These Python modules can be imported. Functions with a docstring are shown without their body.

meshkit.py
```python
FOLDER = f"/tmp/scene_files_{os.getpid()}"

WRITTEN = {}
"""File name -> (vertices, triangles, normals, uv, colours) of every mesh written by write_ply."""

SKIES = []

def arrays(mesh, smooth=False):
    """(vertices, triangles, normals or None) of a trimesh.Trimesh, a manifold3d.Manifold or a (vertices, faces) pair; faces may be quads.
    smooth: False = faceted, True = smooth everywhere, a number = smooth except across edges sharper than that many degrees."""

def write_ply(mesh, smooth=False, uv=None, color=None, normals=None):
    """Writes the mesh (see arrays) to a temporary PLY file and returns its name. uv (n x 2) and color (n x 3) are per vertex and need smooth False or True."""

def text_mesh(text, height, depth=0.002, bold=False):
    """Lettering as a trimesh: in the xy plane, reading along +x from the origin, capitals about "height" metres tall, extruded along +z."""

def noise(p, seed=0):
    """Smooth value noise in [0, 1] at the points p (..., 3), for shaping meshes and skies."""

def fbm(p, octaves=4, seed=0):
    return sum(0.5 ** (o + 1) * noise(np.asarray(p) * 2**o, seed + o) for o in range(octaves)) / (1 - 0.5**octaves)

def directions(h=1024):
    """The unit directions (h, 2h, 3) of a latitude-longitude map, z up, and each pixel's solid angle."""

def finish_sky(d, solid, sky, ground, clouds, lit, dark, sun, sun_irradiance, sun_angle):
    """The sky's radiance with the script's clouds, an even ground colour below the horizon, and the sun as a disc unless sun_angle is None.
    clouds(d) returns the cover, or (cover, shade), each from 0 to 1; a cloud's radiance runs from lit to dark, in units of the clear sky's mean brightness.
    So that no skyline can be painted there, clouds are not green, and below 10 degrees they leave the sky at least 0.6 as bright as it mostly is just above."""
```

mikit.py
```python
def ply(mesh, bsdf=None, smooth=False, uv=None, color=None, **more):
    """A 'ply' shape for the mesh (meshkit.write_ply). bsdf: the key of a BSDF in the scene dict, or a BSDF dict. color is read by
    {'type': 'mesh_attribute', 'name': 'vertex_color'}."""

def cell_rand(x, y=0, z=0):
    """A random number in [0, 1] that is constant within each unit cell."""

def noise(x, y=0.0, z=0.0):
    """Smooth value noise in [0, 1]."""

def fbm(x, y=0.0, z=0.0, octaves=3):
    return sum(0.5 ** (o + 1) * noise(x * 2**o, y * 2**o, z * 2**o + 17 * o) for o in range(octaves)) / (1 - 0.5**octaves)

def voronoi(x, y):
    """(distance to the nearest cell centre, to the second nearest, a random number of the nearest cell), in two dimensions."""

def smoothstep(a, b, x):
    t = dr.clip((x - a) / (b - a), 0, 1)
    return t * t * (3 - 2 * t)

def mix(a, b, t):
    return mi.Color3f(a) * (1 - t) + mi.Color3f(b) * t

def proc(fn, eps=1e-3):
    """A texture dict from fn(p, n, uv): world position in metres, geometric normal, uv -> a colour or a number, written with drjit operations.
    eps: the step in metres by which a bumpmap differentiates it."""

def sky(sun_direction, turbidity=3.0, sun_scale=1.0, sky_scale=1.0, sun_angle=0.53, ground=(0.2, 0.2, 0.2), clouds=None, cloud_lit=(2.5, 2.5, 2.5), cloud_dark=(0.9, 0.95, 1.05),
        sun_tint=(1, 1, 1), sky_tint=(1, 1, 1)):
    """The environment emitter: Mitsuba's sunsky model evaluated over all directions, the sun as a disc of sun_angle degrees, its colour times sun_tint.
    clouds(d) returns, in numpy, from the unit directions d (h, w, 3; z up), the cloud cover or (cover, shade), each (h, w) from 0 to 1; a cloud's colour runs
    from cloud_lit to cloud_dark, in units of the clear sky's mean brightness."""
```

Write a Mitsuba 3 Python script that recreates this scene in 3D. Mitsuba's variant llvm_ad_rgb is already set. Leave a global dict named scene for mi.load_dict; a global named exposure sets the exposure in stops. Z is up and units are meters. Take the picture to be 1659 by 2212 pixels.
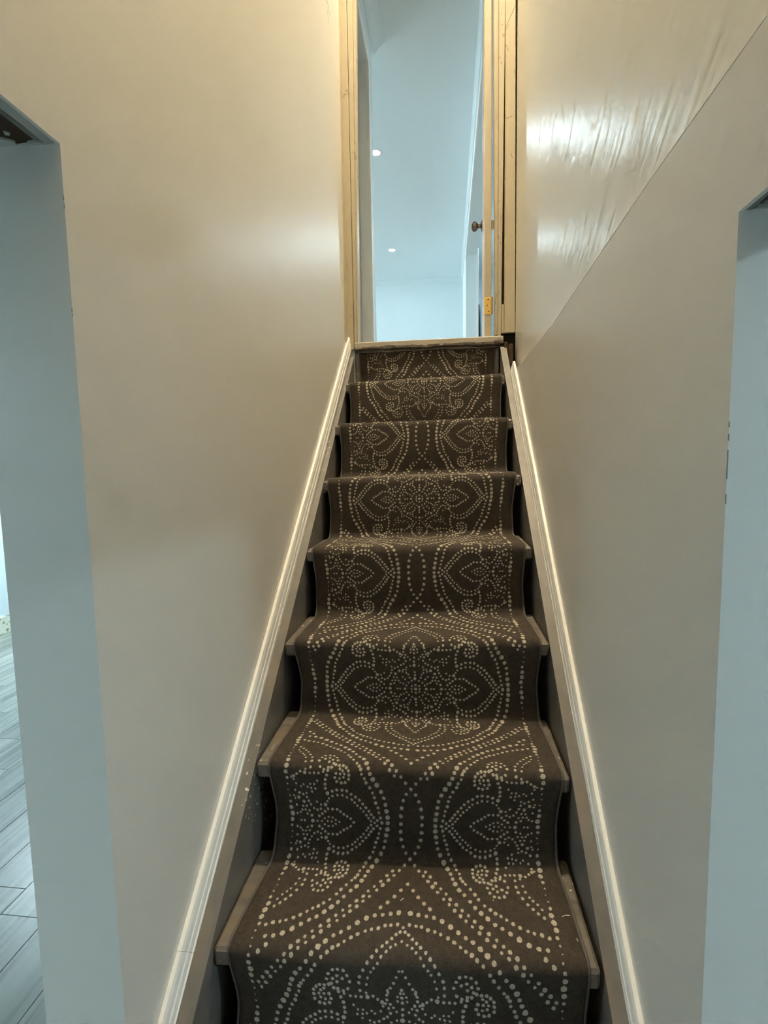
import math
import numpy as np, trimesh, drjit as dr, mitsuba as mi, mikit
from shapely.geometry import Polygon
from mikit import proc, noise, fbm, smoothstep, mix, cell_rand
T = mi.ScalarTransform4f
rng = np.random.default_rng(7)
scene, labels = {}, {}

# ---------------------------------------------------------------- camera, exposure, large lights
CAM = np.array([0.0, -0.7354, 0.9087])
FWD = np.array([-0.118252, 0.988543, -0.093801])
UP = np.array([0.006798, 0.095268, 0.995428])
scene['camera'] = {'type': 'perspective', 'fov_axis': 'x', 'fov': 2 * math.degrees(math.atan(829.5 / 1080.0)), 'near_clip': 0.02,
                   'to_world': T().look_at(origin=CAM.tolist(), target=(CAM + FWD).tolist(), up=UP.tolist())}
exposure = 1.82
WARM = (1.0, 0.82, 0.55)        # bulb on the stairwell ceiling
COOL = (0.74, 0.96, 1.06)       # LED spots and daylight
L_STAIR, L_SPOT, L_WINDOW, L_SIDE_ROOM, L_BASE_LEFT, L_BASE_RIGHT = 1000.0, 138.0, 2.5, 520.0, 48.0, 48.0
def glow(col, k): return {'type': 'area', 'radiance': {'type': 'rgb', 'value': [c * k for c in col]}}

# ---------------------------------------------------------------- helpers
used = {}
def name(base, parent=None):
    k = (parent + '__' if parent else '') + base
    n = used.get(k, 0); used[k] = n + 1
    return k if n == 0 else '%s_%03d' % (k, n)
def tag(key, label=None, cat=None, group=None, kind=None):
    d = {}
    if label: d['label'] = label
    if cat: d['category'] = cat
    if group: d['group'] = group
    if kind: d['kind'] = kind
    labels[key] = d
def obj(base, mesh, m, parent=None, label=None, cat=None, group=None, kind=None, smooth=False, uv=None, **more):
    k = name(base, parent)
    scene[k] = mikit.ply(mesh, m, smooth=smooth, uv=uv, **more)
    if label or kind: tag(k, label, cat, group, kind)
    return k
def cat_(ms): return trimesh.util.concatenate(ms)
def hull(p): return trimesh.convex.convex_hull(np.asarray(p, float))
def box(x0, x1, y0, y1, z0, z1, c=0.0):
    if c <= 0:
        return trimesh.creation.box(bounds=[[x0, y0, z0], [x1, y1, z1]])
    P = []
    for x, sx in ((x0, 1), (x1, -1)):
        for y, sy in ((y0, 1), (y1, -1)):
            for z, sz in ((z0, 1), (z1, -1)):
                P += [[x, y + sy * c, z + sz * c], [x + sx * c, y, z + sz * c], [x + sx * c, y + sy * c, z]]
    return hull(P)
def lean(m, kx, z0, ky=0.0):           # a board that is not plumb
    m = m.copy(); v = m.vertices.copy(); v[:, 0] += kx * (v[:, 2] - z0); v[:, 1] += ky * (v[:, 2] - z0); m.vertices = v; return m
def slab_yz(poly, x0, x1):             # polygon given in (y, z), extruded from x0 to x1
    m = trimesh.creation.extrude_polygon(poly, x1 - x0, engine='earcut')
    v = m.vertices; m.vertices = np.stack([v[:, 2] + x0, v[:, 0], v[:, 1]], 1); return m
def slab_xz(poly, y0, y1):
    m = trimesh.creation.extrude_polygon(poly, y1 - y0, engine='earcut')
    v = m.vertices; m.vertices = np.stack([v[:, 0], y1 - v[:, 2], v[:, 1]], 1); return m
def lathe(profile, axis_pt, axis, n=28):
    m = trimesh.creation.revolve(np.asarray(profile, float), sections=n)
    m.apply_transform(trimesh.geometry.align_vectors([0, 0, 1], axis)); m.apply_translation(axis_pt); return m
def sweep(section, path, up=(0, 0, 1)):    # section [(a, b)] closed, a along the side vector, b along up
    path = np.asarray(path, float); t = np.gradient(path, axis=0); t /= np.linalg.norm(t, axis=1, keepdims=True)
    u = np.asarray(up, float) - t * (t @ np.asarray(up, float))[:, None]; u /= np.linalg.norm(u, axis=1, keepdims=True)
    s = np.cross(t, u); S = np.asarray(section, float); n, k = len(path), len(S)
    v = (path[:, None] + S[None, :, :1] * s[:, None] + S[None, :, 1:] * u[:, None]).reshape(-1, 3)
    f = []
    for i in range(n - 1):
        for j in range(k):
            a, b, c, d = i * k + j, i * k + (j + 1) % k, (i + 1) * k + (j + 1) % k, (i + 1) * k + j
            f += [[a, b, c], [a, c, d]]
    cap = trimesh.creation.triangulate_polygon(Polygon(S), engine='earcut')
    cf = np.asarray(cap[1]); tree = np.array([np.argmin(((S - p) ** 2).sum(1)) for p in cap[0]]); cf = tree[cf]
    f += cf.tolist() + (cf[:, ::-1] + (n - 1) * k).tolist()
    m = trimesh.Trimesh(v, f, process=False); trimesh.repair.fix_normals(m); return m

# ---------------------------------------------------------------- materials
def pbr(color, rough=0.5, spec=0.5, **more):
    c = color if isinstance(color, dict) else {'type': 'rgb', 'value': list(color)}
    return {'type': 'twosided', 'bsdf': {'type': 'principled', 'base_color': c, 'roughness': rough, 'specular': spec, **more}}
def bumped(b, fn, scale, eps=1e-3):
    return {'type': 'twosided', 'bsdf': {'type': 'bumpmap', 'arbitrary': proc(fn, eps), 'scale': scale, 'nested': b['bsdf']}}
def seg(a, b, p0, p1, w):              # 1 within w of the segment p0-p1 in the plane (a, b)
    dx, dy = p1[0] - p0[0], p1[1] - p0[1]; l2 = dx * dx + dy * dy
    t = dr.clip(((a - p0[0]) * dx + (b - p0[1]) * dy) / l2, 0, 1)
    d = dr.sqrt(dr.square(a - p0[0] - t * dx) + dr.square(b - p0[1] - t * dy))
    return 1 - smoothstep(w * 0.6, w * 1.3, d)

def wall_color(p, n, uv):
    c = mix((0.62, 0.605, 0.565), (0.66, 0.645, 0.605), fbm(p.x * 2 + p.y * 2, p.z * 2, p.y, 2))
    left = dr.select(p.x < -0.3, 1.0, 0.0)
    marks = dr.maximum(seg(p.y, p.z, (1.548, 2.905), (1.612, 2.845), 0.004), seg(p.y, p.z, (1.593, 2.915), (1.626, 2.895), 0.007)) * left
    c = mix(c, (0.30, 0.26, 0.20), marks * 0.75)
    smudge = 1 - smoothstep(0.012, 0.045, dr.sqrt(dr.square(p.y + 0.010) + dr.square((p.z - 0.845) * 0.9)))
    c = mix(c, (0.55, 0.55, 0.50), smudge * left * 0.35)
    chips = mi.Float(0)
    for z0, z1 in ((1.263, 1.268), (1.274, 1.278), (1.121, 1.124), (1.127, 1.131)):
        chips = dr.maximum(chips, left * (1 - smoothstep(0.0004, 0.0016, dr.abs(p.x + 0.507))) * seg(p.y, p.z, (-0.0775, z0), (-0.0775, z1), 0.0009))
    for z0, z1 in ((0.857, 0.867), (0.886, 0.918), (0.930, 0.936), (0.945, 0.950)):
        chips = dr.maximum(chips, (1 - left) * (1 - smoothstep(0.0004, 0.0015, dr.abs(p.x - 0.3236))) * seg(p.y, p.z, (-0.1168, z0), (-0.1168, z1), 0.0008))
    return mix(c, (0.06, 0.05, 0.045), chips * 0.75)
def wall_bump(p, n, uv):
    peel = noise(p.x * 160, p.y * 160, p.z * 160)
    roll = fbm(p.x * 14, p.y * 14 + p.z * 9, p.z * 5 - p.y * 4, 2)
    wave = noise(p.x * 3, p.y * 3.5, p.z * 3.5)
    a = p.y * 0.82 - p.z * 0.57; b = p.y * 0.57 + p.z * 0.82
    streak = noise(a * 9, b * 55 + noise(a * 14, b * 14) * 1.6, p.x)
    return peel * 0.05 + roll * 0.42 + wave * 2.0 + smoothstep(0.45, 0.95, streak) * 0.16
scene['wall_paint'] = bumped(pbr(proc(wall_color), 0.39, 0.5), wall_bump, 0.0016)
def trowel_bump(p, n, uv):
    a = p.y * 0.82 - p.z * 0.57; b = p.y * 0.57 + p.z * 0.82
    w = noise(a * 7, b * 7) * 1.5
    s1 = noise(a * 10, b * 75 + w, 3.0); s2 = noise(a * 22, b * 150 + w, 9.0)
    pocket = smoothstep(0.55, 0.9, noise(a * 16, b * 26 + w, 5.0))
    return wall_bump(p, n, uv) + s1 * 0.30 + s2 * 0.13 + pocket * 0.55
scene['wall_gloss'] = bumped(pbr((0.65, 0.64, 0.60), 0.31, 0.55), trowel_bump, 0.0016)
scene['hall_paint'] = pbr((0.74, 0.80, 0.82), 0.55, 0.3)
scene['white_gloss'] = pbr((0.86, 0.85, 0.82), 0.28, 0.5)

def frame_color(p, n, uv):
    g = fbm(p.x * 60, p.y * 60, p.z * 3, 3)
    c = mix((0.40, 0.345, 0.25), (0.47, 0.415, 0.31), g)
    lft = dr.select(p.x < 0, 1.0, 0.0)
    crack = dr.maximum(seg(p.x, p.z, (-0.482, 2.705), (-0.468, 2.722), 0.0022), seg(p.x, p.z, (-0.468, 2.722), (-0.449, 2.721), 0.0018)) * lft
    r = 1 - lft
    for p0, p1 in (((0.303, 2.935), (0.352, 3.03)), ((0.304, 2.545), (0.312, 2.535)), ((0.312, 2.535), (0.335, 2.545)), ((0.330, 2.38), (0.338, 2.36)), ((0.302, 2.92), (0.318, 2.945)),
                   ((0.306, 2.86), (0.316, 2.835)), ((0.262, 1.69), (0.266, 1.73))):
        crack = dr.maximum(crack, r * seg(p.x, p.z, p0, p1, 0.0018))
    c = mix(c, (0.22, 0.14, 0.07), crack * 0.8)
    spots = smoothstep(0.80, 0.86, noise(p.x * 130, p.y * 130, p.z * 42)) * smoothstep(0.5, 0.7, noise(p.x * 30, p.z * 11))
    return mix(c, (0.25, 0.17, 0.10), spots * 0.7)
scene['threshold_paint'] = pbr(proc(lambda p, n, uv: mix((0.30, 0.275, 0.235), (0.46, 0.42, 0.36), fbm(p.x * 30, p.y * 40, p.z * 60, 3))), 0.45, 0.45)
scene['lint_fibre'] = pbr((0.75, 0.72, 0.66), 0.8, 0.2)
scene['frame_paint'] = pbr(proc(frame_color), 0.38, 0.5)

def stringer_color(p, n, uv):
    g = fbm(p.x * 40, p.y * 22, p.z * 22, 3)
    c = mix((0.105, 0.100, 0.094), (0.165, 0.155, 0.142), g)
    chips = smoothstep(0.80, 0.85, noise(p.x * 140, p.y * 140, p.z * 140)) * smoothstep(0.66, 0.8, noise(p.y * 9, p.z * 9, p.x * 30))
    c = mix(c, (0.62, 0.55, 0.44), chips)
    scuff = smoothstep(0.68, 0.8, noise(p.x * 25, p.y * 9 + 31, p.z * 9))
    return mix(c, (0.17, 0.14, 0.115), scuff * 0.6)
scene['stringer_paint'] = pbr(proc(stringer_color), 0.45, 0.5)
def tread_color(p, n, uv):
    g = fbm(p.x * 12, p.y * 55, p.z * 30, 3)
    c = mix((0.070, 0.064, 0.057), (0.165, 0.147, 0.126), g)
    worn = smoothstep(0.52, 0.72, fbm(p.x * 30, p.y * 24, p.z * 40 + 9, 2))
    c = mix(c, (0.145, 0.113, 0.082), worn * 0.7)
    chips = smoothstep(0.77, 0.83, noise(p.x * 95, p.y * 95, p.z * 95)) * smoothstep(0.45, 0.7, noise(p.x * 14, p.y * 14, p.z * 14))
    return mix(c, (0.66, 0.60, 0.50), chips * 0.8)
scene['tread_paint'] = pbr(proc(tread_color), 0.5, 0.45)
scene['mortar'] = pbr(proc(lambda p, n, uv: mix((0.085, 0.078, 0.072), (0.22, 0.19, 0.16), fbm(p.x * 60, p.y * 60, p.z * 60, 3))), 0.8, 0.2)
scene['void'] = pbr((0.02, 0.018, 0.016), 0.9, 0.1)
scene['brass'] = pbr((0.62, 0.42, 0.12), 0.33, 0.5, metallic=0.85)
scene['bronze'] = pbr((0.20, 0.165, 0.145), 0.27, 0.5, metallic=0.8)
scene['screw_steel'] = pbr((0.10, 0.075, 0.035), 0.5, 0.5)
scene['fridge_dark'] = pbr((0.045, 0.055, 0.065), 0.35, 0.5)
scene['fridge_grey'] = pbr((0.26, 0.30, 0.33), 0.4, 0.5)
scene['grey_door'] = pbr((0.30, 0.30, 0.275), 0.4, 0.4)
scene['raw_wood'] = pbr(proc(lambda p, n, uv: mix((0.030, 0.020, 0.013), (0.075, 0.050, 0.030), fbm(p.x * 50, p.y * 4, p.z * 50, 3))), 0.75, 0.2)
scene['plaster'] = pbr(proc(lambda p, n, uv: mix((0.30, 0.32, 0.30), (0.46, 0.47, 0.45), fbm(p.x * 50, p.y * 25, p.z * 30, 3))), 0.75, 0.2)
scene['plaster_dark'] = pbr(proc(lambda p, n, uv: mix((0.10, 0.105, 0.095), (0.24, 0.25, 0.235), fbm(p.x * 60, p.y * 30, p.z * 30, 3))), 0.75, 0.2)
scene['speckled_board'] = pbr(proc(lambda p, n, uv: mix((0.82, 0.79, 0.66), (0.40, 0.33, 0.24), smoothstep(0.70, 0.80, noise(p.y * 30, p.z * 60)))), 0.5, 0.3)
def plank_fn(seed, base):
    def f(p, n, uv):
        w = fbm(p.x * 26 + seed * 7.3, p.y * 1.7 + seed * 3.1, seed * 11.0, 3)
        st = noise(p.x * 70 + seed, p.y * 2.4 + noise(p.x * 9, p.y * 1.4) * 2)
        c = mix([b * 0.62 for b in base], [b * 1.22 for b in base], w)
        return mix(c, [b * 0.5 for b in base], smoothstep(0.62, 0.85, st) * 0.6)
    return f
for i, b in enumerate(((0.34, 0.345, 0.30), (0.40, 0.405, 0.355), (0.29, 0.295, 0.26))):
    scene['vinyl_%d' % i] = pbr(proc(plank_fn(i + 1, b)), 0.33, 0.5)
scene['grey_floor'] = pbr((0.30, 0.30, 0.28), 0.5, 0.4)
scene['hall_floor_finish'] = pbr((0.36, 0.30, 0.24), 0.4, 0.4)
scene['lamp_glass'] = pbr((0.9, 0.88, 0.82), 0.4)

# ---- the runner's woven dots: one quarter of the medallion (u, v, radius in tenths of a millimetre), mirrored and repeated in a half-drop
DOTS = '''2623,-11,50 2618,142,58 2597,290,55 2576,438,45 2549,592,42 2485,736,50 2396,884,58 2305,1015,55 2238,1136,46 2193,1254,42 2126,1347,49 2140,1365,54 2056,1501,51 1946,1603,42 1831,1739,39 1735,1862,45 1623,1968,53 1501,2071,51 1370,2178,42 1238,2247,39 1096,2336,45 945,2435,53 779,2531,51 612,2591,43 451,2608,39 290,2634,45 121,2656,53 2475,-11,41 2443,127,39 2411,250,33 2390,364,36 2343,476,41 2320,599,37 2284,709,33 2221,825,38 2140,935,41 2104,1030,35 2037,1127,34 2014,1233,40 1971,1301,39 1910,1364,33 1811,1472,35 1721,1584,40 1653,1687,36 1537,1814,32 1428,1889,37 1335,1961,40 1229,2010,34 1128,2080,32 1012,2154,39 892,2220,39 751,2280,32 634,2318,34 499,2345,40 368,2398,37 256,2407,32 120,2427,36 2817,1107,37 2701,1221,42 2581,1366,39 2456,1489,32 2341,1599,33 2255,1713,41 2130,1818,42 2012,1932,35 1887,2026,32 1770,2135,37 1646,2242,42 1511,2352,39 1376,2463,32 1259,2564,34 1154,2657,41 1035,2760,42 927,2877,35 808,2984,32 673,3129,37 560,3250,46 450,3370,44 340,3490,38 230,3610,38 120,3740,40 0,3870,42 110,3990,38 185,4140,42 235,4320,48 255,4510,48 255,4700,45 523,2760,42 390,2868,42 258,3001,42 136,3146,42 0,3290,42 804,1244,33 811,1388,33 793,1505,33 720,1637,33 639,1762,33 555,1849,33 471,1938,33 371,2015,33 288,2085,33 203,2157,33 125,2235,33 50,2284,33 690,1203,27 667,1364,27 636,1492,27 574,1606,27 515,1680,27 438,1755,27 376,1854,27 286,1929,27 206,2000,27 111,2049,27 0,2370,30 0,2110,27 331,1010,28 303,1117,28 265,1229,28 214,1319,28 149,1413,28 89,1529,28 35,1639,28 1639,935,36 1544,920,36 1438,948,36 1728,1011,36 1400,1036,36 1734,1106,36 1428,1132,36 1724,1195,36 1665,1263,36 1591,1305,36 1497,1305,36 1407,1322,36 1603,1051,31 1512,1022,31 1629,1127,31 1529,1127,31 1586,1195,31 1516,1233,31 1460,1299,33 1438,1430,33 1400,1538,33 1310,1615,33 1211,1632,33 1098,1611,33 1034,1518,33 991,1403,33 1039,1263,33 1135,1214,33 1238,1253,33 1353,1347,33 1317,1446,33 1239,1383,33 1129,1459,33 1230,1505,33 1316,1258,36 1231,1195,36 1201,1085,36 1159,984,36 1148,874,36 1146,778,36 1180,666,46 2363,63,36 2274,133,36 2217,205,36 2164,286,36 2094,364,36 2020,451,36 1950,535,36 1861,607,36 1762,666,36 1660,740,36 1548,757,36 1421,755,36 1305,719,36 2295,6,31 2210,49,31 2147,116,31 2098,184,31 2030,271,31 1967,349,31 1889,408,31 1830,480,31 1762,544,31 1650,592,31 1544,635,31 1421,635,31 1297,607,31 1201,550,27 1153,480,27 1096,396,46 1777,6,34 1703,91,34 1614,144,34 1533,190,34 1455,250,34 1375,302,34 1263,302,34 1148,302,34 1068,243,34 994,180,34 914,121,34 1417,6,27 1326,53,27 1248,99,27 1227,6,27 1146,112,27 1121,6,27 1047,74,27 977,0,27 857,2,27 740,0,45 719,127,36 962,296,30 878,264,30 793,302,30 730,381,30 683,465,30 651,550,30 571,613,30 476,645,30 381,704,30 307,747,30 243,825,30 275,924,30 237,1005,30 296,1089,30 290,1180,30 271,1269,30 984,391,28 888,455,28 613,159,28 670,239,28 571,250,28 486,243,28 434,186,28 349,154,28 613,343,28 518,338,28 360,355,28 286,290,28 264,106,28 201,190,28 106,243,28 159,338,28 190,423,28 243,480,28 444,0,28 529,-2,28 106,85,28 116,-6,28 560,444,40 444,535,40 307,0,40 0,121,32 0,408,32 -4,497,32 -11,808,32 0,920,32 0,1047,32 -4,1142,32 0,1290,32 0,0,46 -11,307,46 -13,698,46 95,1072,26 85,1157,26 32,1227,26 123,867,26 180,941,26 123,687,26 804,687,26 899,761,26 797,772,26 709,793,26 882,861,26 783,861,26 962,945,26 613,846,26 550,799,26 434,857,26 381,958,26 656,645,26 349,508,26 254,571,26 328,571,26 233,641,26 391,1036,40 1121,1163,31 1005,1125,31 899,1121,31 793,1115,31 560,1146,31 470,1089,31 670,1125,45'''
PER, HALF_W = 0.94, 0.32
def dots():
    q = np.array([[float(x) for x in t.split(',')] for t in DOTS.split()]) * 1e-4
    out = []
    for cu, cv in ((0, 0), (-HALF_W, PER / 2), (HALF_W, PER / 2), (0, PER), (-HALF_W, -PER / 2), (HALF_W, -PER / 2)):
        for su in (1, -1):
            for sv in (1, -1):
                out.append(np.stack([cu + su * q[:, 0], cv + sv * q[:, 1], q[:, 2]], 1))
    a = np.vstack(out)
    a = a[(np.abs(a[:, 0]) < 0.288) & (a[:, 1] >= 0) & (a[:, 1] < PER)]
    n = 67                                            # border rows, big and small by turns
    for s in (1, -1):
        for i in range(n):
            ph = (i % 8) / 8 * 2 * math.pi
            a = np.vstack([a, [[s * (0.299 + 0.0012 * math.sin(i * 2.1)), (i + 0.5) * PER / n, 0.0036 + 0.0022 * math.cos(ph)]]])
    keep = []
    for d in a[np.argsort(-a[:, 2])]:                # the mirrored quarters share dots along the axes
        if all((d[0] - k[0]) ** 2 + (d[1] - k[1]) ** 2 > (0.62 * (d[2] + k[2])) ** 2 for k in keep[-4000:]):
            keep.append(d)
    return np.array(keep)
CELL = 0.0055
NU, NV = int(0.72 / CELL) + 1, int(round(PER / CELL))
CV = PER / NV
grid = np.zeros((NV, NU, 3), np.float32); grid[..., 2] = -1
for du, dv, r in dots():
    iu, iv = int((du + 0.36) / CELL), int(dv / CV) % NV
    if grid[iv, iu, 2] < 0: grid[iv, iu] = (du, dv, r)
G = [mi.Float(np.ascontiguousarray(grid[..., k].ravel())) for k in range(3)]
for g in G: dr.eval(g)
def carpet_color(p, n, uv):
    u = uv.x + (noise(uv.x * 420, uv.y * 420) - 0.5) * 0.0012
    v = uv.y + (noise(uv.x * 420 + 77, uv.y * 420) - 0.5) * 0.0012
    v = v - PER * dr.floor(v / PER)
    iu, iv = dr.floor((u + 0.36) / CELL), dr.floor(v / CV)
    on = mi.Float(0)
    for a in (-1, 0, 1):
        for b in (-1, 0, 1):
            ju = mi.UInt32(dr.clip(iu + a, 0, NU - 1))
            jf = iv + b; jf = jf - NV * dr.floor(jf / NV)
            idx = mi.UInt32(dr.clip(jf, 0, NV - 1)) * NU + ju
            cu, cv, r = (dr.gather(mi.Float, g, idx) for g in G)
            dv = v - cv; dv = dv - PER * dr.round(dv / PER)
            d = dr.sqrt(dr.square(u - cu) + dr.square(dv))
            on = dr.maximum(on, dr.select(r > 0, 1 - smoothstep(r - 0.0007, r + 0.0006, d), 0.0))
    f = noise(uv.x * 700, uv.y * 700)
    pile = mix((0.026, 0.0215, 0.0185), (0.056, 0.046, 0.037), f * 0.7 + 0.3 * noise(uv.x * 90, uv.y * 90))
    wool = mix((0.29, 0.26, 0.22), (0.50, 0.45, 0.375), f)
    return mix(pile, wool, on * 0.95)
scene['carpet'] = pbr(proc(carpet_color), 0.9, 0.15, sheen=0.15)
scene['carpet_binding'] = pbr((0.085, 0.080, 0.075), 0.85, 0.15)

# ================================================================ structure
Z0, ZL, ZC = -0.649, 1.535, 3.98           # basement floor, hall floor, hall ceiling
YD = 1.86                                  # plane of the door frame at the head of the stairs
def lx(y): return -0.507 + 0.0135 * np.maximum(y, 0)     # the left wall runs slightly in
def toe(m, side='l'):
    v = m.vertices.copy(); v[:, 0] += 0.0135 * np.maximum(v[:, 1], 0); m.vertices = v; return m
# left wall of the stairwell with its opening
poly = Polygon([(-2.3, Z0), (-0.98, Z0), (-0.98, 1.372), (-0.077, 1.372), (-0.077, Z0), (1.861, Z0), (1.861, 5.30), (-2.3, 5.30)])
skin = Polygon([(-2.3, Z0), (-0.98, Z0), (-0.98, 1.345), (-0.077, 1.345), (-0.077, Z0), (1.861, Z0), (1.861, 5.30), (-2.3, 5.30)])
m = cat_([slab_yz(poly, -0.645, -0.512), slab_yz(skin, -0.5122, -0.507)]); m = m.subdivide_to_size(0.5); m = toe(m)
obj('wall_left', m, 'wall_paint', label='glossy cream stairwell wall on the left, cut by the side opening', kind='structure')
# right wall: lower sheet stands proud of the upper panel
seam = [(1.86, 1.322), (0.83, 1.314), (0.14, 1.345), (-0.15, 1.349), (-2.3, 1.352)]
poly = Polygon([(-2.3, Z0), (-1.02, Z0), (-1.02, 1.200), (-0.117, 1.200), (-0.117, Z0), (1.86, Z0)] + seam)
m = slab_yz(poly, 0.3288, 0.46)
skin = Polygon([(-2.3, Z0), (-1.02, Z0), (-1.02, 1.178), (-0.117, 1.178), (-0.117, Z0), (1.86, Z0)] + seam)
front = slab_yz(skin, 0.3235, 0.3290)
wr = obj('wall_right', cat_([m, front]), 'wall_paint', label='glossy cream stairwell wall on the right, cut by the side opening', kind='structure')
m = slab_yz(Polygon([(-2.3, 1.30), (1.855, 1.30), (1.855, 5.30), (-2.3, 5.30)]), 0.3570, 0.46).subdivide_to_size(0.6)
v = m.vertices.copy(); v[:, 0] += np.where(v[:, 0] < 0.4, -0.0122 * np.clip(1.86 - v[:, 1], 0, 2.1), 0); m.vertices = v
obj('upper_panel', m, 'wall_gloss', wr, label='glossy upper wall sheet set back above the diagonal-looking seam')
sp = np.array([(0.3236, y, z - 0.0012) for y, z in seam[:4]])
obj('seam_bead', sweep([(0.0009 * math.cos(q), 0.0009 * math.sin(q)) for q in np.linspace(0, 2 * math.pi, 9)[:-1]], sp), 'white_gloss', wr, label='thin paint ridge along the sheet joint', smooth=True)
# left opening: raw underside of the header
def ragged(y0, y1, x_edge, x_mean, amp, seed, n=26):
    r = np.random.default_rng(seed); ys = np.linspace(y0, y1, n)
    xs = x_mean + amp * (r.random(n) - 0.5) * 2
    return [(x_edge, y0), (x_edge, y1)] + list(zip(xs[::-1], ys[::-1]))
def slab_xy(pts, z0, z1):
    m = trimesh.creation.extrude_polygon(Polygon(pts), z1 - z0, engine='earcut'); m.apply_translation([0, 0, z0]); return m
hd = obj('trim_1', box(-0.645, -0.511, -0.98, -0.0765, 1.3505, 1.372), 'raw_wood', label='raw dark lintel over the left opening with torn plaster edges', kind='structure')
obj('plaster_edge', slab_xy(ragged(-0.978, -0.079, -0.5115, -0.5275, 0.0016, 3), 1.3455, 1.352), 'plaster', hd, label='grey plaster lip along the lintel')
obj('plaster_edge', slab_xy(ragged(-0.975, -0.082, -0.5292, -0.5385, 0.0026, 4), 1.3480, 1.352), 'plaster_dark', hd)
obj('plaster_patch', slab_xy([(-0.592, -0.0775), (-0.570, -0.0775), (-0.568, -0.084), (-0.578, -0.092), (-0.592, -0.094), (-0.606, -0.112), (-0.612, -0.108), (-0.600, -0.088)], 1.3478, 1.352), 'plaster', hd)
obj('plaster_patch', slab_xy([(-0.569, -0.097), (-0.564, -0.095), (-0.560, -0.099), (-0.565, -0.104)], 1.3490, 1.352), 'plaster', hd)
obj('plaster_patch', slab_xy([(-0.557, -0.0765), (-0.5295, -0.0765), (-0.5265, -0.0800), (-0.538, -0.0822), (-0.551, -0.0805)], 1.3458, 1.352), 'plaster', hd)
hr = obj('trim_2', box(0.3285, 0.46, -1.02, -0.1165, 1.1835, 1.200), 'raw_wood', label='raw dark header over the right opening with grey plaster smears', kind='structure')
obj('plaster_edge', slab_xy(ragged(-1.018, -0.1175, 0.328, 0.3352, 0.0012, 5), 1.1790, 1.185), 'plaster_dark', hr)
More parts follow.
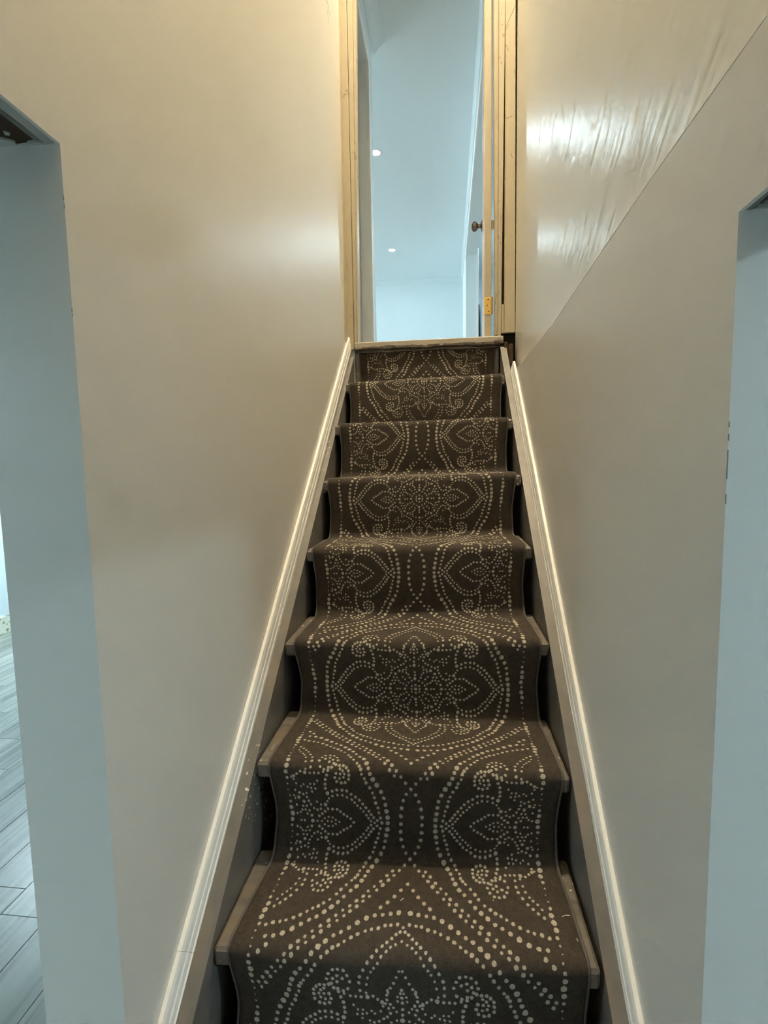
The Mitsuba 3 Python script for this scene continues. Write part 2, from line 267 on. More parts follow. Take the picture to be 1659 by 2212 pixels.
obj('plaster_patch', slab_xy([(0.337, -0.1165), (0.46, -0.1165), (0.46, -0.126), (0.372, -0.124), (0.362, -0.121), (0.350, -0.1195), (0.3405, -0.1205)], 1.1792, 1.185), 'plaster', hr)
obj('plaster_patch', slab_xy([(0.340, -0.128), (0.350, -0.125), (0.366, -0.130), (0.384, -0.160), (0.374, -0.172), (0.352, -0.150)], 1.1805, 1.185), 'plaster_dark', hr)

# sloped mouldings nailed to the walls above the stringers
def moulding(y0, y1, slope, zb, xw, sgn, dx):
    k = math.hypot(1, slope); W = 0.058
    prof = [(0, 0), (0.0150, 0.0), (0.0168, 0.004), (0.0162, 0.016), (0.0140, 0.0185), (0.0150, 0.021), (0.0136, 0.034), (0.0116, 0.0365), (0.0126, 0.039), (0.0108, 0.051), (0.0080, W), (0, W)]
    p = []
    for y in (y0, y1):
        for a, b in prof:
            p.append([xw(y) + sgn * a, y - b * slope / k, zb + slope * y + b / k])
    n = len(prof); f = []
    for j in range(n):
        f += [[j, (j + 1) % n, n + (j + 1) % n], [j, n + (j + 1) % n, n + j]]
    f += [[0, j + 1, j] for j in range(1, n - 1)] + [[n, n + j, n + j + 1] for j in range(1, n - 1)]
    m = trimesh.Trimesh(np.array(p), f, process=False); trimesh.repair.fix_normals(m); return m
SLL, SLR = 0.8735, 0.8835
ml = obj('trim_3', moulding(0.112, 1.90, SLL, -0.1395, lx, 1, 0), 'white_gloss', label='fluted cream moulding sloping down the left wall above the stringer', kind='structure')
obj('lower_length', moulding(-0.75, 0.1117, SLL, -0.1395, lx, 1, 0), 'white_gloss', ml)
obj('trim_4', moulding(-0.75, 1.655, SLR, -0.1435, lambda y: 0.3235, -1, 0), 'white_gloss', label='fluted cream moulding sloping down the right wall above the stringer', kind='structure')

# ================================================================ staircase
RISE, RUN, Y1 = 0.2164, 0.2455, 0.1084
XL, XR = -0.4614, 0.2816
zL = {1: -0.020, 2: 0.212, 3: 0.418, 4: 0.642, 5: 0.861, 6: 1.084, 7: 1.294}
zR = {1: 0.012, 2: 0.216, 3: 0.437, 4: 0.655, 5: 0.874, 6: 1.092, 7: 1.306}
yN = {k: Y1 + (k - 1) * RUN for k in range(-1, 8)}
for k in (0, -1): zL[k], zR[k] = (k - 1) * RISE - 0.006, (k - 1) * RISE + 0.006
st = 'staircase'; used[st] = 1
tag(st, 'steep open-riser wooden staircase painted grey, climbing to the open door', 'staircase')
def stringer(x0, x1, slope, z0, yend):
    k = math.hypot(1, slope); ys = -0.62
    top = [(ys, z0 + slope * ys), (yend, z0 + slope * yend)]
    dep = 0.30 * k
    poly = Polygon([(-0.62, Z0), top[0], top[1], (yend, z0 + slope * yend - dep), ((Z0 - z0 + dep) / slope, Z0)])
    return slab_yz(poly, x0, x1)
m = stringer(-0.4934, XL, 0.8615, -0.1335, 1.853); v = m.vertices.copy(); v[:, 0] += 0.0065 * np.clip(v[:, 1], 0, 9); m.vertices = v; obj('stringer', m, 'stringer_paint', st)
m = stringer(XR, 0.3114, 0.880, -0.1411, 1.838); obj('stringer', m, 'stringer_paint', st)
TT = 0.040
xE = lambda k: (XL + (0.002 + 0.002 * ((k * 7) % 3)), XR - (0.003 + 0.0025 * ((k * 5) % 3)))
for k in range(7, -2, -1):
    a, b = xE(k); a += 0.0065 * max(yN[k] + 0.3, 0); d = 0.262 if k < 7 else 0.305
    m = box(a, b, yN[k] + 0.004, yN[k] + d, -TT, 0, 0.006)
    m = m.subdivide_to_size(0.12)
    v = m.vertices.copy(); t = (v[:, 0] - XL) / (XR - XL)
    v[:, 2] += zL[k] * (1 - t) + zR[k] * t - 0.009; m.vertices = v
    obj('tread', m, 'tread_paint', st)
obj('riser_board', box(XL + 0.014, XR - 0.001, 1.893, 1.912, 1.20, 1.50), 'stringer_paint', st)
obj('threshold', box(-0.449, 0.301, YD, 1.99, 1.500, 1.535, 0.004), 'threshold_paint', st, label='worn grey-cream threshold board at the head of the stairs')
# torn filler under the threshold
r = np.random.default_rng(11); xs = np.linspace(-0.447, 0.299, 70)
def lumpy(xs, y0, zt, zb, amp, seed, dep):
    r = np.random.default_rng(seed); n = len(xs); sm = lambda a: np.convolve(np.pad(a, 2, 'edge'), np.ones(5) / 5, 'valid')
    top = zt + amp * sm(r.standard_normal(n)); bot = zb + amp * sm(r.standard_normal(n)); yy = y0 + dep * 0.6 * sm(r.standard_normal(n))
    P = np.stack([np.stack([xs, yy + dep, top], 1), np.stack([xs, yy, top - (top - bot) * 0.25], 1), np.stack([xs, yy + 0.001, bot + (top - bot) * 0.2], 1), np.stack([xs, yy + dep, bot], 1)], 1).reshape(-1, 3)
    f = []
    for i in range(n - 1):
        for j in range(4):
            a, b = i * 4 + j, i * 4 + (j + 1) % 4
            f += [[a, b, b + 4], [a, b + 4, a + 4]]
    m = trimesh.Trimesh(P, f, process=False); trimesh.repair.fix_normals(m); return m
obj('filler_strip', lumpy(xs, 1.8565, 1.513, 1.497, 0.006, 21, 0.02), 'mortar', st, label='torn dark filler along the threshold edge', smooth=40)
obj('filler_strip', lumpy(xs, 1.874, 1.494, 1.482, 0.004, 22, 0.02), 'tread_paint', st, smooth=40)
blob = trimesh.creation.icosphere(3, 1.0); v = blob.vertices; import meshkit
blob.vertices = v * (1 + 0.28 * (meshkit.fbm(v * 1.7, 3, 5)[:, None] - 0.5)) * [0.024, 0.012, 0.014] + [0.277, 1.858, 1.507]
obj('filler_lump', blob, 'mortar', st, smooth=True)

# ================================================================ carpet runner
NC = 56
xRL = {7: -0.427, 6: -0.426, 5: -0.428, 4: -0.428, 3: -0.423, 2: -0.418, 1: -0.424, 0: -0.424, -1: -0.424}
xRR = {7: 0.261, 6: 0.258, 5: 0.256, 4: 0.252, 3: 0.255, 2: 0.260, 1: 0.253, 0: 0.254, -1: 0.254}
phi = {7: 0.07, 6: 0.27, 5: 0.37, 4: 0.37, 3: 0.62, 2: 0.60, 1: 0.86, 0: 0.90, -1: 0.95}
inL = {7: 0.004, 6: 0.006, 5: 0.009, 4: 0.008, 3: 0.016, 2: 0.019, 1: 0.018, 0: 0.012, -1: 0.01}
inR = {7: 0.004, 6: 0.006, 5: 0.010, 4: 0.010, 3: 0.013, 2: 0.010, 1: 0.008, 0: 0.012, -1: 0.01}
def fillet(pts, rad, m=8):
    """rounded polyline: list of (points (m,2)) per corner, first and last points kept"""
    out = []
    for i in range(1, len(pts) - 1):
        p, a, b = pts[i], pts[i - 1] - pts[i], pts[i + 1] - pts[i]
        la, lb = np.linalg.norm(a), np.linalg.norm(b); a, b = a / la, b / lb
        ang = math.acos(np.clip(a @ b, -1, 1)); t = min(rad[i] / math.tan(ang / 2), 0.45 * la, 0.45 * lb); rr = t * math.tan(ang / 2)
        c = p + (a + b) / np.linalg.norm(a + b) * (rr / math.sin(ang / 2)); s, e = p + a * t - c, p + b * t - c
        w = math.acos(np.clip(s @ e / rr ** 2, -1, 1)); k = np.linspace(0, 1, m)[:, None]
        out.append(c + (np.sin((1 - k) * w) * s + np.sin(k * w) * e) / math.sin(w))
    return out
NS, MC = 26, 8
cols, uvs = [], []
ks = list(range(7, -2, -1))
for j in range(NC + 1):
    a = j / NC
    z = {k: zL[k] * (1 - a) + zR[k] * a for k in ks}
    sag = 0.0035 * math.sin(a * 9.0) + 0.002 * math.sin(a * 23 + 1)
    pts, rad, par, vv = [np.array([1.888, 1.490 + 0.012 * (a - 0.5)])], [0], [('t', 8, 0.0)], [-0.444]
    pts.append(np.array([1.872, z[7]])); rad.append(0.02); par.append(('b', 8, 1.0)); vv.append(-0.254)
    for i, k in enumerate(ks):
        vn = (7 - k) * PER / 2 - phi[k] * RISE
        pts.append(np.array([yN[k] + 0.002 * math.sin(a * 12 + k * 1.7), z[k] + sag * (0.5 if k < 4 else 0.35) * math.sin(k * 2.3 + 0.5)])); rad.append(0.024); par.append(('n', k, 0.0)); vv.append(vn)
        if k > -1: pts.append(np.array([yN[k] - 0.013, z[k - 1]])); rad.append(0.030 if k < 5 else 0.022); par.append(('b', k, 1.0)); vv.append(vn + RISE * 0.985)
    pts.append(np.array([yN[-1] - 0.012, Z0 + 0.004])); rad.append(0); par.append(('e', -1, 1.0)); vv.append(vv[-1] + 0.2164)
    arcs = [pts[0][None]] + fillet(pts, rad, MC) + [pts[-1][None]]
    line, lv, lp = [], [], []
    for i in range(len(arcs)):
        A = arcs[i]
        line += list(A)
        # v along: exact at the corner's middle, metric through the arc
        s = np.r_[0, np.cumsum(np.linalg.norm(np.diff(A, axis=0), axis=1))]; s -= s[-1] / 2
        lv += list(vv[i] + s); lp += [(i, x / max(len(A) - 1, 1) - 0.5) for x in range(len(A))]
        if i < len(arcs) - 1:
            for q in range(1, NS):
                t = q / NS; line.append(A[-1] * (1 - t) + arcs[i + 1][0] * t); lv.append(None); lp.append((i, t))
    # fill v linearly between known values by arc length
    L = np.array(line); S = np.r_[0, np.cumsum(np.linalg.norm(np.diff(L, axis=0), axis=1))]
    known = np.array([x is not None for x in lv]); lv = np.interp(S, S[known], [x for x in lv if x is not None])
    # edge inset and backward curl on the risers
    tt = np.zeros(len(L)); kk = np.zeros(len(L), int)
    ends = [S[np.argmin(np.linalg.norm(L - arcs[i][len(arcs[i]) // 2], axis=1))] for i in range(len(arcs))]
    insl = np.zeros(len(L)); insr = np.zeros(len(L)); bul = np.zeros(len(L)); xl = np.zeros(len(L)); xr = np.zeros(len(L))
    for i in range(len(ends) - 1):
        sel = (S >= ends[i]) & (S <= ends[i + 1] + 1e-9); t = (S[sel] - ends[i]) / max(ends[i + 1] - ends[i], 1e-9)
        kind, k, _ = par[i]; k = min(k, 7)
        if kind in 'tn':        # a riser, from nosing down to the tread below
            w = np.where(t < 0.62, np.sin(t / 0.62 * math.pi / 2) ** 2, 1 - 0.25 * (t - 0.62) / 0.38)
            bul[sel] = np.sin(t * math.pi)
            kb = max(k - 1, -1) if kind == 'n' else 7
            xl[sel] = xRL[k] * (1 - t) + xRL[kb] * t; xr[sel] = xRR[k] * (1 - t) + xRR[kb] * t
        else:                   # a tread, from the riser's foot out to the nosing
            w = 0.75 * (1 - t) ** 1.5
            k = 7 if k == 8 else k
            kb = max(k - 1, -1) if par[i][1] != 8 else 7
            xl[sel] = xRL[kb]; xr[sel] = xRR[kb]
        insl[sel] = inL[k] * w; insr[sel] = inR[k] * w
    X = (xl + insl) * (1 - a) + (xr - insr) * a
    edge = math.exp(-a / 0.06) * 0.008 + math.exp(-(1 - a) / 0.06) * 0.006
    Y = L[:, 0] + bul * (edge - 0.006 * math.sin(a * math.pi))
    cols.append(np.stack([X, Y, L[:, 1]], 1)); uvs.append(np.stack([np.full(len(L), (a - 0.5) * 0.684), lv], 1))
P = np.array(cols); UV = np.array(uvs); nr = P.shape[1]
tv = np.gradient(P, axis=1); tu = np.gradient(P, axis=0); N = np.cross(tv, tu); N /= np.linalg.norm(N, axis=2, keepdims=True) + 1e-12
if N[NC // 2, nr // 2 - 3, 1] > 0.5: N = -N
if (N[NC // 2] @ np.array([0, -0.5, 0.5])).mean() < 0: N = -N
B = P - N * 0.0075
idx = np.arange((NC + 1) * nr).reshape(NC + 1, nr)
def quads(a, b, c, d): return np.concatenate([np.stack([a, b, c], -1).reshape(-1, 3), np.stack([a, c, d], -1).reshape(-1, 3)])
F = quads(idx[:-1, :-1], idx[1:, :-1], idx[1:, 1:], idx[:-1, 1:])
off = (NC + 1) * nr
F2 = F[:, ::-1] + off
e0 = quads(idx[0, :-1], idx[0, 1:], idx[0, 1:] + off, idx[0, :-1] + off); e1 = quads(idx[-1, 1:], idx[-1, :-1], idx[-1, :-1] + off, idx[-1, 1:] + off)
e2 = quads(idx[1:, 0], idx[:-1, 0], idx[:-1, 0] + off, idx[1:, 0] + off); e3 = quads(idx[:-1, -1], idx[1:, -1], idx[1:, -1] + off, idx[:-1, -1] + off)
m = trimesh.Trimesh(np.vstack([P.reshape(-1, 3), B.reshape(-1, 3)]), np.vstack([F, F2, e0, e1, e2, e3]), process=False)
if m.volume < 0: m.faces = m.faces[:, ::-1]
rn = obj('stair_runner', m, 'carpet', label='dark brown carpet runner with beige dotted medallion pattern down the stairs', cat='carpet', smooth=True, uv=np.vstack([UV.reshape(-1, 2)] * 2))
labels[rn]['category'] = 'carpet'
ring = [(0.0042 * math.cos(q), 0.0036 * math.sin(q)) for q in np.linspace(0, 2 * math.pi, 9)[:-1]]
for e, s in ((0, -1), (-1, 1)):
    path = (P[e] + B[e]) / 2; path = path[::2]
    t = np.gradient(path, axis=0); t /= np.linalg.norm(t, axis=1, keepdims=True)
    side = np.array([1.0, 0, 0]); nn = np.cross(t, side); nn /= np.linalg.norm(nn, axis=1, keepdims=True)
    v = (path[:, None] + np.array([c for c, _ in ring])[None, :, None] * side + np.array([b for _, b in ring])[None, :, None] * nn[:, None] * 1.35).reshape(-1, 3)
    q = np.arange(len(path) * 8).reshape(-1, 8); f = quads(q[:-1], q[1:], np.roll(q, -1, 1)[1:], np.roll(q, -1, 1)[:-1])
    obj('binding', trimesh.Trimesh(v, f, process=False), 'carpet_binding', rn, label='grey sewn binding along the edge', smooth=True)

# ================================================================ door frame at the head of the stairs
fr = obj('trim_5', lean(box(-0.4850, -0.4505, YD + 0.0015, YD + 0.02, 1.50, 3.72, 0.003), 0.0008, 1.55), 'frame_paint', label='cream door frame at the head of the stairs with cracked paint', kind='structure')
es = slab_yz(Polygon([(1.782, 1.53), (1.8605, 1.53), (1.8605, 3.72), (1.846, 3.72)]), -0.510, -0.5040); es = toe(es.subdivide_to_size(0.1))
obj('edge_strip', es, 'frame_paint', fr)
def wedge(x0, x1, k0, k1, y0, y1, z0, z1, c=0.002):   # a board whose two edges lean differently
    P = []
    for z, cz in ((z0, 1), (z1, -1)):
        a, e = x0 + k0 * (z - 1.55), x1 + k1 * (z - 1.55)
        P += [[a + c, y0, z], [e - c, y0, z], [a, y0 + c, z], [e, y0 + c, z], [a, y1, z], [e, y1, z]]
    return hull(P)
obj('jamb', wedge(-0.4487, -0.4360, 0.0008, 0.0105, YD + 0.004, YD + 0.125, 1.50, 3.72), 'frame_paint', fr, label='left jamb board')
obj('stop', wedge(-0.4364, -0.4300, 0.0105, 0.0175, YD + 0.010, YD + 0.045, 1.536, 3.72), 'frame_paint', fr)
obj('casing', wedge(0.3035, 0.3563, 0.0, -0.0044, YD - 0.002, YD + 0.020, 1.548, 3.72), 'frame_paint', fr, label='right casing board')
obj('jamb', wedge(0.2732, 0.2885, 0.0, 0.0098, YD + 0.002, YD + 0.125, 1.532, 3.72), 'frame_paint', fr, label='right jamb board')
obj('stop', wedge(0.2612, 0.2736, -0.0075, 0.0, YD + 0.012, YD + 0.050, 1.545, 3.72), 'frame_paint', fr)
obj('filler_strip', box(0.2905, 0.3028, YD + 0.004, YD + 0.02, 1.548, 1.685, 0.001), 'frame_paint', fr)
obj('backing_stud', box(0.2905, 0.46, YD + 0.03, YD + 0.12, 1.2, 3.72), 'void', fr, label='dark gap behind the casing')
obj('header', box(-0.49, 0.36, YD, YD + 0.12, 3.565, 3.72), 'frame_paint', fr)
obj('rough_block', box(0.300, 0.318, YD - 0.03, YD + 0.015, 1.40, 1.497, 0.002), 'raw_wood', fr)
obj('rough_block', box(0.318, 0.338, YD - 0.07, YD - 0.02, 1.38, 1.478, 0.002), 'raw_wood', fr)

# ================================================================ open door, hinged right
DA = math.atan(0.060)
def door_place(m):
    m.apply_transform(trimesh.transformations.rotation_matrix(-DA, [0, 0, 1], [0, 0, 0])); m.apply_translation([0.2135, 1.948, 0]); return m
dr_ = 'door_1'; used[dr_] = 1
tag(dr_, 'cream panelled door standing open at the top of the stairs, hinge edge towards the viewer', kind='structure')
DW, DT = 0.72, 0.0355
def panelled(w, t, z0, z1, rows, inset=0.009, stile=0.11, mid=True):
    ms = [box(inset, t - inset, 0, w, z0, z1)]
    ys = [(stile, w / 2 - 0.045), (w / 2 + 0.045, w - stile)]
    for x0, x1 in ((0, inset + 0.001), (t - inset - 0.001, t)):
        ms += [box(x0, x1, 0, stile, z0, z1, 0.002), box(x0, x1, w - stile, w, z0, z1, 0.002), box(x0, x1, w / 2 - 0.045, w / 2 + 0.045, z0, z1, 0.002)]
        zz = [z0] + [r for rr in rows for r in rr] + [z1]
        for i in range(0, len(zz), 2): ms.append(box(x0, x1, 0, w, zz[i], zz[i + 1], 0.002))
        for y0, y1 in ys:
            for a, b in rows:
                xa, xb = (0.003, inset + 0.001) if x0 == 0 else (t - inset - 0.001, t - 0.003)
                ms.append(box(xa, xb, y0 + 0.035, y1 - 0.035, a + 0.035, b - 0.035, 0.0025))
    return cat_(ms)
rows = [(1.78, 2.30), (2.50, 3.00), (3.12, 3.42)]
obj('slab', door_place(panelled(DW, DT, 1.548, 3.545, rows)), 'frame_paint_white' if False else 'white_gloss', dr_)
obj('hinge_edge', door_place(box(0.001, DT - 0.001, -0.003, 0.001, 1.548, 3.545, 0.001)), 'frame_paint', dr_, label='tan painted hinge edge')
kp = [(0, 0), (0.033, 0), (0.033, 0.004), (0.027, 0.008), (0.014, 0.011), (0.0115, 0.018), (0.012, 0.026), (0.020, 0.031), (0.0265, 0.038), (0.029, 0.047), (0.0275, 0.056), (0.021, 0.063), (0.010, 0.0665), (0, 0.067)]
KZ, KY = 2.383, 0.645
def knob(side): 
    m = lathe(kp, [0, KY, KZ], [side, 0, 0]); m.apply_translation([0 if side < 0 else DT, 0, 0]); return door_place(m)
obj('knob', knob(-1), 'bronze', dr_, label='round bronze knob with rose', smooth=35)
obj('knob', knob(1), 'bronze', dr_, label='bronze knob on the far face seen through the hinge gap', smooth=35)
hg = obj('hinge', door_place(box(0.0015, 0.034, -0.0052, -0.0028, 1.663, 1.747, 0.0006)), 'brass', dr_, label='brass butt hinge with paint-flecked screws')
for zz, xx in ((1.677, 0.021), (1.707, 0.014), (1.736, 0.020)):
    obj('screw', door_place(trimesh.creation.cylinder(0.0036, 0.0014, sections=14, transform=trimesh.transformations.rotation_matrix(math.pi / 2, [1, 0, 0]) ) .apply_translation([xx, -0.0056, zz])), 'screw_steel', hg)
for zz in (1.672, 1.694, 1.716, 1.738):
    obj('knuckle', door_place(trimesh.creation.cylinder(0.0042, 0.0185, sections=14).apply_translation([0.0395, -0.006, zz])), 'brass', hg)
obj('hinge', door_place(box(0.0345, 0.0445, -0.0045, -0.0025, 2.075, 2.118, 0.0006)), 'bronze', dr_, label='dull metal leaf bridging the hinge gap')

# ================================================================ upstairs hall
def sx(y): return 0.298 + 0.0085 * (y - 3.0)
def diverge(m):
    m = m.subdivide_to_size(0.8); v = m.vertices.copy(); v[:, 0] += 0.298 + 0.0085 * (v[:, 1] - 3.0); m.vertices = v; return m
poly = Polygon([(-4.6, ZL - 0.25), (-0.4515, ZL - 0.25), (-0.4515, 3.565), (0.47, 3.565), (0.47, ZL - 0.25), (4.2, ZL - 0.25), (4.2, ZC), (-4.6, ZC)])
obj('wall_hall_front', slab_xz(poly, YD + 0.021, YD + 0.119), 'hall_paint', label='hall wall that holds the stair door', kind='structure')
obj('floor_hall', box(-4.6, 4.2, 1.992, 8.1, ZL - 0.165, ZL), 'hall_floor_finish', label='upstairs hall floor beyond the threshold', kind='structure')
obj('ceiling_hall', box(-4.6, 4.2, 1.982, 8.1, ZC, ZC + 0.1), 'hall_paint', label='pale blue-white ceiling of the upstairs hall', kind='structure')
obj('wall_far', box(-4.6, 4.2, 7.983, 8.1, ZL, ZC), 'hall_paint', label='pale blue-white end wall of the upstairs hall', kind='structure')
poly = Polygon([(1.98, ZL), (2.08, ZL), (2.08, 3.635), (2.905, 3.635), (2.905, ZL), (3.17, ZL), (3.17, ZC), (1.98, ZC)])
obj('wall_hall_left', slab_yz(poly, -0.62, -0.5), 'hall_paint', label='short left wall of the upstairs hall around a closed doorway', kind='structure')
obj('wall_living_front', box(-4.6, -0.62, 3.05, 3.17, ZL, ZC), 'hall_paint', label='wall of the living room behind the left hall wall', kind='structure')
# cased doorway in the left hall wall with a closed grey door
d2 = 'door_2'; used[d2] = 1
tag(d2, 'closed greyish panelled door in the left hall wall', kind='structure')
m = panelled(0.80, 0.035, ZL + 0.01, 3.60, [(r0, r1) for r0, r1 in rows]); m.apply_translation([-0.60, 2.0925, 0]); obj('slab', m, 'grey_door', d2)
cs = obj('trim_6', box(-0.502, -0.486, 2.905, 2.975, ZL, 3.71, 0.003), 'white_gloss', label='white casing round the closed door in the left hall wall', kind='structure')
obj('near_leg', box(-0.502, -0.486, 2.01, 2.08, ZL, 3.71, 0.003), 'white_gloss', cs)
obj('bead', box(-0.488, -0.480, 2.03, 2.045, ZL, 3.70, 0.003), 'white_gloss', cs)
obj('head', box(-0.502, -0.486, 2.01, 2.975, 3.635, 3.71, 0.003), 'white_gloss', cs)
poly = Polygon([(1.98, ZL), (2.10, ZL), (2.10, 3.63), (6.20, 3.63), (6.20, ZL), (7.99, ZL), (7.99, ZC), (1.98, ZC)])
obj('wall_hall_right', diverge(slab_yz(poly, 0, 0.134)), 'hall_paint', label='right wall of the upstairs hall with a wide cased opening', kind='structure')
cr = obj('trim_7', diverge(box(-0.016, 0.001, 6.20, 6.275, ZL, 3.705, 0.003)), 'white_gloss', label='white casing round the wide opening in the right hall wall', kind='structure')
obj('head', diverge(box(-0.016, 0.001, 2.03, 6.275, 3.63, 3.705, 0.003)), 'white_gloss', cr)
obj('near_leg', diverge(box(-0.016, 0.001, 2.03, 2.10, ZL, 3.705, 0.003)), 'white_gloss', cr)
obj('jamb_edge', diverge(box(0.128, 0.150, 6.185, 6.26, ZL, 3.705, 0.003)), 'white_gloss', cr)
# crown mouldings
def crown(path, sgn, w, h):
    pr = [(0, 0), (w, 0), (w, -h * 0.12), (w * 0.80, -h * 0.22), (w * 0.62, -h * 0.36), (w * 0.42, -h * 0.62), (w * 0.30, -h * 0.74), (w * 0.18, -h * 0.80), (w * 0.18, -h), (0, -h)]
    return sweep([(sgn * a, b) for a, b in pr], path)
obj('trim_8', crown([(sx(1.985), 1.985, ZC), (sx(7.98), 7.98, ZC)], -1, 0.034, 0.075), 'hall_paint', label='crown moulding along the right side of the hall ceiling', kind='structure')
obj('trim_9', crown([(-0.5, 1.985, ZC), (-0.5, 3.205, ZC)], 1, 0.085, 0.085), 'hall_paint', label='short crown moulding ending at the corner of the left hall wall', kind='structure')
obj('trim_10', crown([(-4.5, 7.983, ZC), (0.34, 7.983, ZC)], 1, 0.05, 0.07), 'hall_paint', label='crown moulding along the end wall of the hall', kind='structure')
# living room to the left: window with a bright blind
obj('wall_living_left', slab_yz(Polygon([(3.17, ZL), (7.983, ZL), (7.983, ZC), (3.17, ZC)], [[(4.4, 2.2), (6.6, 2.2), (6.6, 3.6), (4.4, 3.6)]]), -4.6, -4.5), 'hall_paint', label='left wall of the living room beyond the hall', kind='structure')
w1 = obj('window_1', cat_([box(-4.56, -4.49, 4.34, 4.40, 2.14, 3.66), box(-4.56, -4.49, 6.6, 6.66, 2.14, 3.66), box(-4.56, -4.49, 4.4, 6.6, 2.14, 2.2), box(-4.56, -4.49, 4.4, 6.6, 3.6, 3.66), box(-4.55, -4.50, 5.47, 5.53, 2.2, 3.6)]), 'white_gloss', label='living room window letting in daylight', kind='structure')
def lit(base, mesh, parent, col, k, **kw): return obj(base, mesh, 'lamp_glass', parent, emitter=glow(col, k), **kw)
def quad(p): return trimesh.Trimesh(np.array(p, float), [[0, 1, 2], [0, 2, 3]], process=False)
lit('daylit_blind', quad([[-4.56, 4.4, 2.2], [-4.56, 6.6, 2.2], [-4.56, 6.6, 3.6], [-4.56, 4.4, 3.6]]), w1, COOL, L_WINDOW)
# room to the right
obj('wall_right_room_side', box(4.1, 4.2, 1.98, 7.983, ZL, ZC), 'hall_paint', label='far side wall of the room right of the hall', kind='structure')
def spot(x, y, z, k, col, label, group='recessed ceiling spots', r=0.042):
    s = name('recessed_light')
    tag(s, label, 'ceiling light', group)
    prof = [(r, -0.004), (r + 0.012, -0.006), (r + 0.020, -0.003), (r + 0.020, 0.0), (r, 0.0)]
    obj('trim_ring', trimesh.creation.revolve(np.array(prof), sections=32).apply_translation([x, y, z]), 'white_gloss', s, smooth=40)
    a = np.linspace(0, 2 * math.pi, 25)[:-1]
    v = np.vstack([[[x, y, z - 0.003]], np.stack([x + r * np.cos(a), y + r * np.sin(a), np.full(24, z - 0.003)], 1)])
    lit('lens', trimesh.Trimesh(v, [[0, (i + 1) % 24 + 1, i + 1] for i in range(24)], process=False), s, col, k)
spot(-0.708, 6.737, ZC, L_SPOT, COOL, 'glowing recessed ceiling spot near the end wall of the hall', None)
spot(-0.640, 4.474, ZC, L_SPOT, COOL, 'glowing recessed ceiling spot half hidden by the left casing edge', None)
spot(1.27, 6.3, ZC, L_SIDE_ROOM, COOL, 'recessed ceiling spot in the room right of the hall', None)
spot(1.9, 4.2, ZC, L_SIDE_ROOM, COOL, 'recessed ceiling spot nearer the door in the room right of the hall', None)
f1 = obj('fridge', cat_([box(0.508, 1.2, 6.95, 7.6, ZL, 3.225, 0.01)]), 'fridge_dark', label='dark tall fridge seen past the open door edge', cat='fridge', kind=None)
labels[f1]['category'] = 'fridge'
f2 = obj('cabinet', box(0.538, 1.2, 6.62, 6.94, ZL, 3.207, 0.006), 'fridge_grey', label='grey tall cabinet side in front of the dark fridge', cat='cabinet')

# ================================================================ stairwell ceiling and its lamp
obj('ceiling_stairwell', box(-0.645, 0.46, -0.72, 1.98, 5.30, 5.40), 'hall_paint', label='stairwell ceiling above the view', kind='structure')
obj('wall_stairwell_back', box(-0.50, 0.33, -0.72, -0.60, 1.70, 5.30), 'wall_paint', label='wall above the lower lobby ceiling behind the viewer', kind='structure')
obj('wall_above_door', box(-0.645, 0.46, 1.881, 1.979, 3.985, 5.30), 'wall_paint', label='wall above the stair door, up to the stairwell ceiling', kind='structure')
lm = name('ceiling_lamp'); tag(lm, 'warm flush lamp on the stairwell ceiling', 'ceiling lamp')
LX, LY = 0.258, 1.15
obj('base', lathe([(0, 0), (0.078, 0), (0.078, 0.040), (0.071, 0.0405), (0, 0.0405)], [LX, LY, 5.30], [0, 0, -1]), 'bronze', lm, smooth=40)
a = np.linspace(0, 2 * math.pi, 33)[:-1]
v = np.vstack([[[LX, LY, 5.258]], np.stack([LX + 0.070 * np.cos(a), LY + 0.070 * np.sin(a), np.full(32, 5.258)], 1)])
lit('diffuser', trimesh.Trimesh(v, [[0, (i + 1) % 32 + 1, i + 1] for i in range(32)], process=False), lm, WARM, L_STAIR)

# ================================================================ basement rooms
obj('ceiling', box(-0.645, 2.6, -2.5, -0.60, 1.70, 1.80), 'hall_paint', label='low basement ceiling behind the viewer', kind='structure')
obj('ceiling_left_room', box(-4.35, -0.645, -2.5, 3.9, 1.36, 1.46), 'hall_paint', label='ceiling of the room left of the stairs', kind='structure')
obj('ceiling_right_room', box(0.46, 2.6, -0.60, 1.8, 1.70, 1.80), 'hall_paint', label='ceiling of the room right of the stairs', kind='structure')
obj('wall_back', box(-4.35, 2.6, -2.5, -2.3, Z0, 1.70), 'hall_paint', label='basement wall behind the viewer', kind='structure')
obj('wall_left_room_side', box(-4.35, -4.235, -2.3, 3.9, Z0, 1.36), 'hall_paint', label='bright white far wall of the room left of the stairs', kind='structure')
obj('wall_left_room_end', box(-4.235, -0.645, 3.8, 3.9, Z0, 1.36), 'hall_paint', label='end wall of the room left of the stairs', kind='structure')
obj('wall_left_room_inner', box(-0.645, -0.55, 1.842, 3.9, Z0, 1.36), 'hall_paint', label='inner wall of the left room beyond the stairs', kind='structure')
obj('wall_right_room_end', box(0.46, 2.6, 1.7, 1.8, Z0, 1.70), 'hall_paint', label='end wall of the room right of the stairs', kind='structure')
obj('wall_right_room_outer', box(2.5, 2.6, -2.3, 1.7, Z0, 1.70), 'hall_paint', label='outer wall of the room right of the stairs', kind='structure')
obj('wall_under_stairs', box(-0.51, 0.33, 1.93, 1.97, Z0, 1.49), 'void', label='dark back of the space under the stairs', kind='structure')
obj('baseboard_left', box(-4.236, -4.218, -2.3, 3.8, Z0, Z0 + 0.165, 0.003), 'speckled_board', label='unpainted speckled baseboard along the bright wall of the left room', kind='structure')
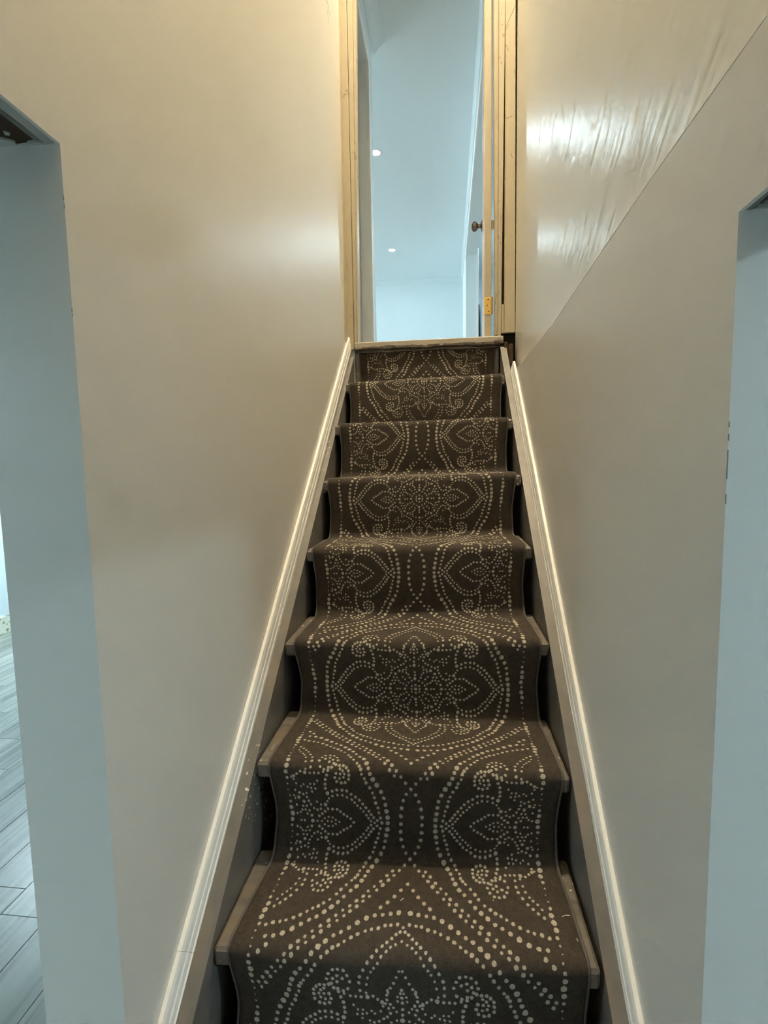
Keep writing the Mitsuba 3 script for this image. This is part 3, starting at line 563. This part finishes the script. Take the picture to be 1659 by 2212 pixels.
obj('floor_right_room', box(-0.645, 2.6, -2.5, 1.95, Z0 - 0.1, Z0), 'grey_floor', label='grey floor under the stairs and right room', kind='structure')
fl = obj('floor', box(-4.35, -0.645, -2.5, 3.9, Z0 - 0.1, Z0 - 0.004), 'grey_floor', label='grey wood-look plank floor of the room left of the stairs', kind='structure')
PW, PLN = 0.178, 1.21
pr_ = np.random.default_rng(5); i = 0; x = -4.235
while x < -0.66:
    x1 = min(x + PW, -0.645); y = -2.3 - pr_.random() * PLN
    while y < 3.8:
        y0, y1 = max(y, -2.3), min(y + PLN, 3.8)
        if y1 - y0 > 0.03:
            obj('plank', box(x + 0.0007, x1 - 0.0007, y0 + 0.0007, y1 - 0.0007, Z0 - 0.004, Z0 + 0.0002 * pr_.random(), 0.0012), 'vinyl_%d' % pr_.integers(3), fl)
        y += PLN
    x += PW
spot(-2.25, -1.25, 1.36, L_BASE_LEFT * 1.0, COOL, 'round ceiling light in the room left of the stairs', None, r=0.12)
spot(-3.45, 2.9, 1.36, L_BASE_LEFT * 1.7, COOL, 'round ceiling light near the far wall of the left room', None, r=0.12)
spot(-1.9, 1.2, 1.36, L_BASE_LEFT * 0.06, COOL, 'round ceiling light in the middle of the left room', None, r=0.12)
spot(1.65, -1.1, 1.70, L_BASE_RIGHT, COOL, 'round ceiling light in the room right of the stairs', None, r=0.12)

# a few pale fibres caught in the pile of a lower tread
fib = []
for (x0, y0, z0), (x1, y1, z1) in (((-0.0946, 0.2199, 0.004), (-0.0874, 0.2262, 0.004)), ((0.2269, 0.2052, 0.014), (0.2425, 0.2077, 0.015)), ((0.2429, 0.1606, 0.014), (0.2440, 0.1552, 0.014)), ((0.095, 0.233, 0.011), (0.0965, 0.2305, 0.011))):
    P0, P1 = np.array([x0, y0, z0 + 0.001]), np.array([x1, y1, z1 + 0.001]); t = np.linspace(0, 1, 5)[:, None]
    pth = P0 * (1 - t) + P1 * t + np.array([0, 0.0012, 0.0008]) * np.sin(t * math.pi)
    fib.append(sweep([(0.0006 * math.cos(q), 0.0006 * math.sin(q)) for q in np.linspace(0, 2 * math.pi, 7)[:-1]], pth))
obj('lint', cat_(fib), 'lint_fibre', label='few pale lint fibres caught on a lower step of the carpet runner', cat='lint', kind='stuff')
